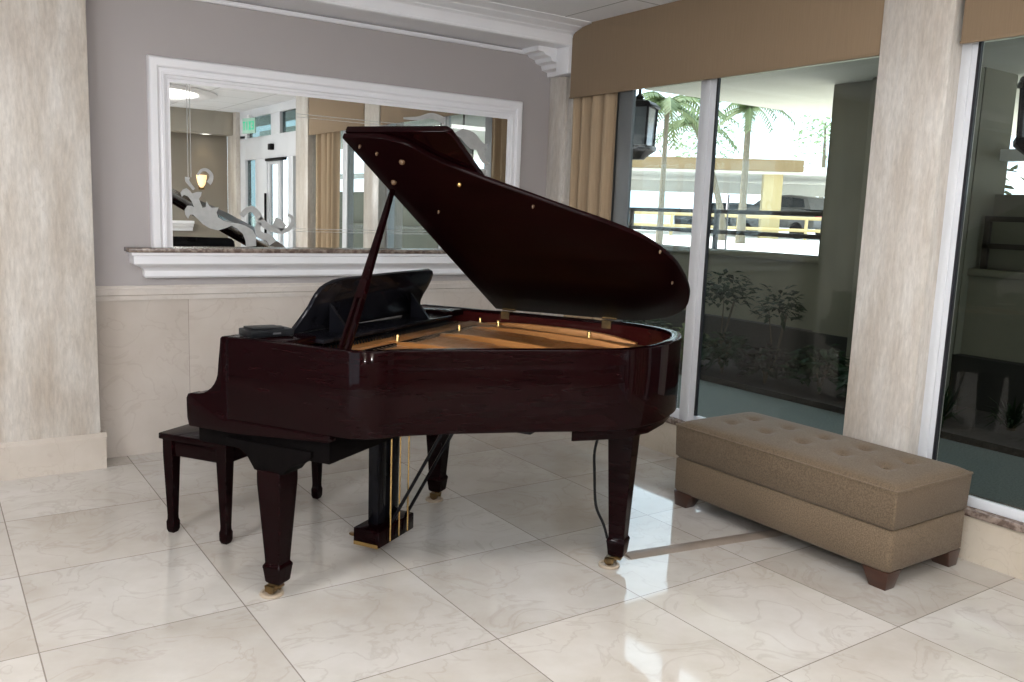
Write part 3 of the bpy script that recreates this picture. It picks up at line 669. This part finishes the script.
# ------------------------------------------------------------------ outdoors
struct(box('ground_walk', (4.02,-8,-.12), (5.9,14,0), WALK))
bed = struct(box('planting_bed', (5.9,-8,-.12), (7.0,14,.05), SOIL))
pw = empty_struct('wall_parapet')
box('parapet', (7.0,5.02,0), (7.2,16,1.16), STUC, pw)
box('parapet', (7.0,-8,0), (7.2,3.66,1.16), STUC, pw)
box('coping', (6.96,5.02,1.10), (7.24,16,1.16), STUC, pw, .01); box('coping', (6.96,-8,1.10), (7.24,3.66,1.16), STUC, pw, .01)
box('plinth', (6.88,-8,.05), (7.0,14,.46), mat('dark planter wall', (.02,.018,.014), .9, noise=((.026,.023,.018),5,(1,1,1),3,.3,.7)), pw)
box('tall_wall', (7.26,-8,0), (7.4,3.66,1.76), STUC, pw); box('overhead_beam', (7.26,-8,2.03), (7.4,3.66,2.12), GREYC, pw)
box('pier', (6.9,3.66,0), (7.4,5.02,2.72), STUC, pw)
box('pier_face', (6.75,3.66,0), (6.9,4.55,2.72), STUC, pw, .02)
struct(box('canopy_slab', (6.0,-8,2.72), (12,6.55,2.95), SOFF))
struct(box('porch_roof', (4.1,-8,2.86), (5.25,14,3.0), SOFF))
struct(box('deck', (7.2,-30,-.12), (75,80,.84), CONC))
def railing(y0, y1, label, x=7.08):
    t = thing('railing', label, 'railing', (x,(y0+y1)/2,1.16), 0, 'bronze railings on the parapet walls'); h = (y1-y0)/2
    for z in (.40,.185): MB().box((-.022,-h,z-.022), (.022,h,z+.022)).build('rail', BRONZE, t, .004)
    n = max(2, round((y1-y0)/1.3)+1)
    for k in range(n):
        y = -h+.025+(2*h-.05)*k/(n-1); box('post', (-.022,y-.022,0), (.022,y+.022,.40), BRONZE, t, .003)
    return t
railing(5.10, 9.20, 'bronze metal railing on the parapet, seen through the wide window')
railing(-1.6, 3.62, 'bronze metal railing on the parapet, seen through the right window')
def lantern(name, loc, label, top):
    t = thing(name, label, 'lantern', loc, .5, 'black hanging lanterns')
    s = 1.0
    MB().lathe([(.012,.44),(.035,.455),(.012,.48),(.006,top)], (0,0,0), 10).build('finial', BRONZE, t)
    sq = lambda w, z: [(-w,-w,z),(w,-w,z),(w,w,z),(-w,w,z)]
    MB().loft([sq(.125,.375), sq(.13,.39), sq(.10,.42), sq(.04,.435), sq(.03,.445)]).build('roof', PLAST, t, .003)
    MB().loft([sq(.095,.10), sq(.105,.375)]).build('glass', LAMPG, t)
    for sx in (-1,1):
        for sy in (-1,1): MB().frus((sx*.097,sy*.097,.09), .016, .016, (sx*.107,sy*.107,.38), .016, .016).build('corner_bar', PLAST, t)
    MB().loft([sq(.045,.0), sq(.06,.02), sq(.115,.07), sq(.118,.10)]).build('pan', PLAST, t, .003)
    return t
lantern('lantern', (4.50,4.96,1.90), 'black square lantern outside the wide window, beside the curtain', .965)
lantern('lantern', (4.85,2.25,1.85), 'black square lantern at the right edge of the photo, outside the right window', 1.015)

def leaves(n, rx, rz, zc, size, rnd, droop=.2, base=.0):
    m = MB()
    for _ in range(n):
        th = rnd.uniform(0,2*PI); r = rnd.random()**.45; ph = math.acos(rnd.uniform(-.7,1))
        c = Vector((rx*r*math.sin(ph)*math.cos(th), rx*r*math.sin(ph)*math.sin(th), zc + rz*r*math.cos(ph)))
        d = Vector((math.cos(th+rnd.uniform(-.8,.8)), math.sin(th+rnd.uniform(-.8,.8)), rnd.uniform(-.5,.7))).normalized()
        s = d.cross(Vector((rnd.uniform(-.3,.3),rnd.uniform(-.3,.3),1))).normalized(); L = size*rnd.uniform(.7,1.3); w = L*.24
        k = Vector((0,0,-droop*L))
        m.add([c, c+d*L*.45+s*w, c+d*L+k, c+d*L*.45-s*w, c+d*L*.5+Vector((0,0,.05*L))], [(0,1,4),(1,2,4),(2,3,4),(3,0,4)])
    return m
def shrub(loc, rx, h, n, size, m, label, group, seed, rzf=.38, zcf=.64):
    rnd = random.Random(seed)
    t = thing('shrub', label, 'shrub', loc, 0, group)
    leaves(n, rx, h*rzf, h*zcf, size, rnd).build('foliage', m, t, smooth=False)
    st = MB()
    for k in range(4):
        q = rnd.uniform(0,6.28); st.tube([(0,0,0), (.03*math.cos(q),.03*math.sin(q),h*.3), (rx*.45*math.cos(q),rx*.45*math.sin(q),h*.7)], [.012,.009,.004], 5)
    st.build('stem', STEM, t)
shrub((6.50,5.78,.05), .27, .95, 240, .10, LEAF, 'tall dark green shrub against the parapet, left of the pair', 'tall shrubs by the parapet', 1, .22, .76)
shrub((6.50,5.12,.05), .20, .86, 150, .10, LEAF, 'tall narrow shrub against the parapet, right of the pair', 'tall shrubs by the parapet', 2, .24, .74)
low = [(6.12,5.95,.23,.42,LEAFY,'low shrub with yellow-green leaves beside the window mullion'),
 (6.14,5.42,.23,.40,LEAF,'low dark shrub right of the yellow-green shrub'),
 (6.12,4.90,.22,.36,LEAFR,'low bronze-leaved shrub in the middle of the planting bed'),
 (6.18,4.38,.24,.46,LEAF,'low dark shrub at the foot of the stucco pier'),
 (6.12,3.86,.23,.40,LEAF,'low dark shrub beside the travertine column'),
 (6.14,6.50,.24,.45,LEAF,'low dark shrub behind the window mullion'),
 (6.2,7.1,.25,.5,LEAF,'low dark shrub farthest left in the bed, behind the piano lid')]
for i, (x, y, r, h, m, lb) in enumerate(low): shrub((x,y,.05), r, h, 230, .11, m, lb, 'low shrubs in the planting bed', 10+i, .46, .5)
def tuft(loc, label, seed):
    rnd = random.Random(seed); t = thing('grass_plant', label, 'plant', loc, 0, 'spiky plants outside the right window'); m = MB()
    for k in range(70):
        q = rnd.uniform(0,6.28); L = rnd.uniform(.2,.36); tilt = rnd.uniform(.2,1.1)
        d = Vector((math.cos(q)*math.sin(tilt), math.sin(q)*math.sin(tilt), math.cos(tilt))); s = Vector((-math.sin(q),math.cos(q),0))*.009
        p0 = d*.02; p1 = d*L*.6; p2 = d*L + Vector((0,0,-.12*math.sin(tilt)))
        m.add([p0-s, p0+s, p1+s, p1-s, p2], [(0,1,2,3),(3,2,4)])
    m.build('blades', LEAF, t, smooth=False)
    MB().lathe([(.03,0),(.022,.05)], (0,0,0), 8).build('crown', STEM, t)
for i, (x, y, lb) in enumerate(((6.12,3.30,'spiky dark plant outside the right window, nearest the frame'),(6.15,2.55,'spiky dark plant outside the right window, at the photo edge'),(6.42,2.93,'spiky dark plant at the back of the bed outside the right window'))): tuft((x,y,.05), lb, 40+i)

hg = thing('hedge', 'green hedge behind the tall wall at the right edge of the photo', 'hedge', (8.6,2.6,.84))
rh = random.Random(77); hm = MB()
for _ in range(900):
    c = Vector((rh.uniform(-.35,.35), rh.uniform(-2.2,2.2), rh.uniform(.1,1.35)*(1-.05*rh.random()))); q = rh.uniform(0,6.28)
    d = Vector((math.cos(q), math.sin(q), rh.uniform(-.4,.8))).normalized(); w_ = d.cross(Vector((.2,.1,1))).normalized()*.035; L_ = rh.uniform(.12,.22)
    hm.add([c, c+d*L_*.5+w_, c+d*L_, c+d*L_*.5-w_], [(0,1,2,3)])
hm.build('foliage', PALM, hg, smooth=False)
for k in range(7): MB().tube([(0,-1.9+.63*k,0),(.05,-1.85+.63*k,.9)], [.03,.012], 6).build('stem', STEM, hg)
# far deck: parking canopy, cars, barrier, palms, trees
ZD = .84
pc = thing('parking_canopy', 'open concrete parking deck on a cream yellow column, beyond the railing', 'parking deck', (27.1,22.1,ZD), 0)
dirv = Vector((-.72,.69,0)); nrm = Vector((.69,.72,0))
def slab(p0, p1, q0, q1, z0, z1):
    P = [dirv*p0+nrm*q0, dirv*p1+nrm*q0, dirv*p1+nrm*q1, dirv*p0+nrm*q1]
    return MB().loft([[(p.x,p.y,z0) for p in P], [(p.x,p.y,z1) for p in P]])
slab(-9, 14, -.4, 9, 2.42, 2.72).build('roof_slab', GREYC, pc)
slab(-1.0, 14, -.75, -.4, 2.52, 2.95).build('edge_beam', TANB, pc)
slab(-.35, .35, -.3, .4, 0, 2.42).build('column', YELL, pc)
slab(7.3, 8.0, -.3, .4, 0, 2.42).build('column', YELL, pc)
slab(-9, 14, 8.2, 8.6, 1.9, 2.42).build('rear_beam', GREYC, pc)
bar_ = thing('pipe_barrier', 'yellow pipe barrier across the sunlit parking deck', 'barrier', (25.2,21.6,ZD))
for z in (.80,.36):
    p, q = dirv*-7, dirv*10; MB().tube([(p.x,p.y,z),(q.x,q.y,z)], .06, 8).build('rail', YELL, bar_)
for k in range(8):
    p = dirv*(-7+17*k/7); MB().tube([(p.x,p.y,0),(p.x,p.y,.84)], .06, 8).build('post', YELL, bar_)
def car(loc, rz, label, paint, h=1.5):
    t = thing('car', label, 'car', loc, rz, 'cars parked under the deck'); k = h/1.5
    side = [(-2.2,.35),(-2.25,.75),(-2.1,.95),(-1.3,1.02),(1.1,1.05),(2.0,.95),(2.2,.7),(2.2,.35)]
    MB().prism(side, lambda p, d: (p[0], d, p[1]*k), -.88, .88).build('body', paint, t, .08, ang=25)
    cab = [(-1.35,1.0),(-.55,1.46),(.75,1.5),(1.6,1.42),(1.95,1.0)]
    MB().loft([[(p[0], s*(.82 if p[1] < 1.1 else .66), p[1]*k) for p in cab] for s in (-1,1)]).build('cabin', paint, t, .05, ang=25)
    gw = [(-1.1,1.07),(-.48,1.40),(.68,1.43),(1.45,1.36),(1.65,1.07)]
    for s in (-1,1):
        MB().loft([[(p[0], s*(.80 if p[1] < 1.1 else .69)+s*.012+d, p[1]*k) for p in gw] for d in (-.01,.01)]).build('side_window', CARG, t)
        for x in (-1.35,1.35):
            rings = [[(x+r*math.cos(q), s*y, .33+r*math.sin(q)) for q in [2*PI*j/20 for j in range(20)]] for y, r in ((.70,.30),(.72,.33),(.88,.33),(.90,.22))]
            w_ = MB().loft(rings).build('wheel', RUBBER, t)
        box('tail_lamp', (2.12,s*.62-.16,.72*k), (2.225,s*.62+.16,.90*k), TAIL, t, .02)
    return t
car((29.9,23.6,ZD), math.radians(-92), 'dark grey car with red tail lamps right of the yellow column', CARS, 1.75)
car((31.0,28.0,ZD), math.radians(-45), 'dark car left of the yellow column, partly behind the palm trunks', CARD, 1.45)
car((26.0,33.2,ZD), math.radians(-45), 'dark car parked far left under the deck, behind the railing', CARD, 1.45)
sg = thing('notice_sign', 'small pale sign on a post in front of the yellow column', 'sign', (14.0,12.55,ZD), math.radians(-48))
box('board', (-.012,-.15,.82), (.012,.15,1.18), PINK, sg, .01); MB().tube([(.03,0,0),(.03,0,1.17)], .018, 8).build('post', BRONZE, sg)
def palm(loc, h, lean, label, seed, fl=1.7, nf=16, th=.85):
    rnd = random.Random(seed); t = thing('palm_tree', label, 'palm tree', loc, 0, 'palm trees on the far deck')
    top = Vector((lean[0], lean[1], h)); P = [Vector((lean[0]*(k/6)**1.6, lean[1]*(k/6)**1.6, h*k/6)) for k in range(7)]
    MB().tube(P, [k_*th for k_ in (.17,.14,.12,.11,.105,.10,.11)], 10).build('trunk', BARK, t)
    for k in range(nf):
        q = 2*PI*k/nf + rnd.uniform(-.2,.2); e = rnd.uniform(.0,1.1); L = fl*rnd.uniform(.8,1.15); m = MB()
        pts = [top + Vector((math.cos(q)*L*s*math.cos(e*(1-s*.6)), math.sin(q)*L*s*math.cos(e*(1-s*.6)), L*s*math.sin(e) - L*.85*s*s)) for s in [j/8 for j in range(9)]]
        m.tube(pts, [.02]*5+[.012]*4, 4)
        for j in range(1,9):
            for f in (0,.5):
                p = pts[j-1].lerp(pts[j], f+.25); ax = (pts[j]-pts[j-1]).normalized()
                for s in (-1,1):
                    sd = Vector((-math.sin(q),math.cos(q),0))*s; ll = fl*.30*(1-.6*abs(j/8-.45)); d = (sd*.75+ax*.5+Vector((0,0,-.45))).normalized()
                    w_ = ax*.035; m.add([p-w_, p+w_, p+d*ll*.6+w_*.8, p+d*ll, p+d*ll*.6-w_*.8], [(0,1,2,4),(4,2,3)])
        m.build('frond', PALM, t, smooth=False)
    return t
palm((19.0,16.45,ZD), 3.75, (.25,.25), 'palm tree with a leaning trunk left of the yellow column', 5, 1.25, 13)
palm((21.0,18.9,ZD), 3.6, (-1.0,.6), 'palm tree leaning left beside the window mullion', 6, 1.4, 13)
palm((13.15,13.62,ZD), 3.0, (.05,.05), 'palm tree with a thin straight trunk, right of the lantern', 8, 1.15, 12, .5)
palm((20.0,24.6,ZD), 2.6, (-.7,.9), 'short palm tree seen below the lantern', 9, 1.2, 12)
def tree(loc, h, r, label, seed):
    rnd = random.Random(seed); t = thing('tree', label, 'tree', loc, 0, 'pale trees far behind the deck')
    leaves(500, r, h*.35, h*.7, .5, rnd).build('crown', TREE, t, smooth=False)
    MB().tube([(0,0,0),(.1,.1,h*.4),(.0,.2,h*.75)], [.22,.16,.06], 8).build('trunk', BARK, t)
tree((48.5,35.5,ZD), 9.5, 2.6, 'pale distant tree above the deck, near the pier', 1)
tree((43.2,41.2,ZD), 8, 2.2, 'pale distant tree above the deck, behind the leaning palm', 2)
tree((51,30,ZD), 8, 2.4, 'pale distant tree half hidden by the pier', 3)
fb = thing('far_building', 'pale blue building far behind the left palms', 'building', (39,50,ZD), math.radians(-45))
box('walls', (-1,-9,0), (8,9,3.2), PBLUE, fb)
for k in range(9):
    y = -8+2*k
    box('window', (-1.04,y-.5,.7), (-1.0,y+.5,1.9), CARG if k % 2 else PBLUE, fb)
    box('pilaster', (-1.15,y+.75,0), (-1.0,y+1.05,3.2), WHITE, fb)
box('cornice', (-1.2,-9.1,3.2), (8.1,9.1,3.4), WHITE, fb)

# ------------------------------------------------------------------ lamps of the room and added fill lights
def area(name, loc, sx, sy, watts, col=(1,1,1), rot=(0,0,0)):
    l = bpy.data.lights.new(name, 'AREA'); l.shape = 'RECTANGLE'; l.size = sx; l.size_y = sy; l.energy = watts; l.color = col
    o = bpy.data.objects.new(name, l); C.objects.link(o); o.location = loc; o.rotation_euler = rot; return o
panel_l = ['added ceiling fill panel behind the camera', 'added ceiling fill panel left of the camera', 'added ceiling fill panel over the lobby']
def fill_panel(x, y, label, watts):  # unseen panels added as soft fill for the room
    t = thing('fill_ceiling_light', label, 'ceiling light', (x,y,ZC), 0, 'added ceiling fill panels')
    MB().box((-.62,-.32,-.02), (.62,-.30,0)).box((-.62,.30,-.02), (.62,.32,0)).box((-.62,-.3,-.02), (-.60,.3,0)).box((.60,-.3,-.02), (.62,.3,0)).build('frame', WHITE, t)
    box('diffuser', (-.6,-.3,-.012), (.6,.3,-.004), LENS, t)
    l = area('fill_panel_lamp', (0,0,-.016), 1.2, .6, watts, (.97,.98,1)); l.parent = t
fill_panel(-1.2, -.6, 'added ceiling fill panel left of and behind the camera', 52)
fill_panel(.6, -1.2, 'added ceiling fill panel right of and behind the camera', 52)
fill_panel(-1.6, 2.0, 'added ceiling fill panel left of the camera, nearest the mirror wall', 75)
fill_panel(1.5, 1.0, 'added ceiling fill panel between the camera and the windows', 34)
cdm = thing('ceiling_dome', 'round lit ceiling dome with a white ring, seen in the mirror', 'ceiling light', (2.15,-.85,ZC))
MB().lathe([(.74,-.001),(.74,-.02),(.82,-.035),(.90,-.03),(.95,-.012),(.95,-.001)], (0,0,0), 48).build('ring', WHITE, cdm)
MB().lathe([(.735,-.002),(.735,-.008),(.3,-.012),(.001,-.013)], (0,0,0), 48).build('diffuser', DOME, cdm)
def uplight(parent, w):  # fill lamp added to bounce light off the ceiling
    l = bpy.data.lights.new('fill_uplight', 'AREA'); l.shape = 'DISK'; l.size = .16; l.energy = w; l.color = (.97,.98,1)
    o = bpy.data.objects.new('fill_uplight', l); C.objects.link(o); o.parent = parent; o.location = (0,.12,.21); o.rotation_euler = (PI-.35,0,0)
sc = thing('wall_sconce', 'warm glowing wall sconce on the far wall, seen in the mirror', 'wall lamp', (3.42,-2.75,1.66), 0, 'wall sconces')
rings = [[(r*math.cos(q), .012+max(0,r*1.1*math.sin(q)), z) for q in [PI*2*k/20 for k in range(20)]] for r, z in ((.022,0),(.05,.045),(.07,.13),(.074,.18))]
MB().loft(rings).build('shade', WARM, sc, ang=60); box('back_plate', (-.04,0,-.03), (.04,.012,.12), BRASS, sc, .003)
for x, lb in ((-.2,'added wall sconce uplight on the back wall, right behind the camera'),(-2.4,'added wall sconce uplight on the back wall, nearest the added left window')):
    t = dup(sc, (x,-2.75,1.66), 0, lb); uplight(t, 190)  # unseen sconce copies added to carry the uplights
def downlight(x, y, label, watts, col=(1,.8,.55), z=ZC):
    t = thing('downlight', label, 'ceiling light', (x,y,z), 0, 'recessed downlights')
    MB().lathe([(.055,-.001),(.055,-.006),(.075,-.008),(.08,-.001)], (0,0,0), 24).build('ring', WHITE, t)
    MB().lathe([(.053,-.001),(.053,-.003),(.001,-.0035)], (0,0,0), 24).build('lens', LENS, t)
    if watts:
        l = bpy.data.lights.new('downlight_lamp', 'SPOT'); l.energy = watts; l.color = col; l.spot_size = 1.9; l.spot_blend = .8; l.shadow_soft_size = .05
        o = bpy.data.objects.new('downlight_lamp', l); C.objects.link(o); o.parent = t; o.location = (0,0,-.02)
downlight(3.45, -2.60, 'small downlight in the soffit above the far wall, seen in the mirror', 4, z=2.42)

# ------------------------------------------------------------------ sky, sun, camera
W = bpy.data.worlds.new('sky'); bpy.context.scene.world = W; W.use_nodes = True
bg = W.node_tree.nodes['Background']; bg.inputs[0].default_value = (.72,.87,1.0,1); bg.inputs[1].default_value = 4.3
sun = bpy.data.lights.new('sun', 'SUN'); sun.energy = 10; sun.angle = .01; sun.color = (1,.95,.86)
so_ = bpy.data.objects.new('sun', sun); C.objects.link(so_)
so_.rotation_euler = Vector((-.3,.6,.74)).to_track_quat('Z','Y').to_euler(); so_.location = (0,0,15)

cam = bpy.data.cameras.new('camera'); cam.sensor_width = 36; cam.lens = 859.135/1024*36; cam.clip_end = 300; cam.clip_start = .05
co_ = bpy.data.objects.new('camera', cam); C.objects.link(co_)
r0 = Vector((.82575392,-.56281419,.03702236)); r1 = Vector((-.05319289,-.14305405,-.9882844)); r2 = Vector((.56151669,.81411039,-.14806516))
M3 = Matrix((r0, -r1, -r2)).transposed()
co_.matrix_world = Matrix.Translation((0,0,1.47)) @ M3.to_quaternion().to_matrix().to_4x4()
S = bpy.context.scene; S.camera = co_
S.view_settings.view_transform = 'Standard'; S.view_settings.look = 'None'; S.view_settings.gamma = 1; S.view_settings.exposure = -.04
S.view_settings.use_curve_mapping = False
S.cycles.use_denoising = True; S.cycles.max_bounces = 10; S.cycles.diffuse_bounces = 4; S.cycles.glossy_bounces = 5; S.cycles.transparent_max_bounces = 12
S.cycles.sample_clamp_indirect = 6
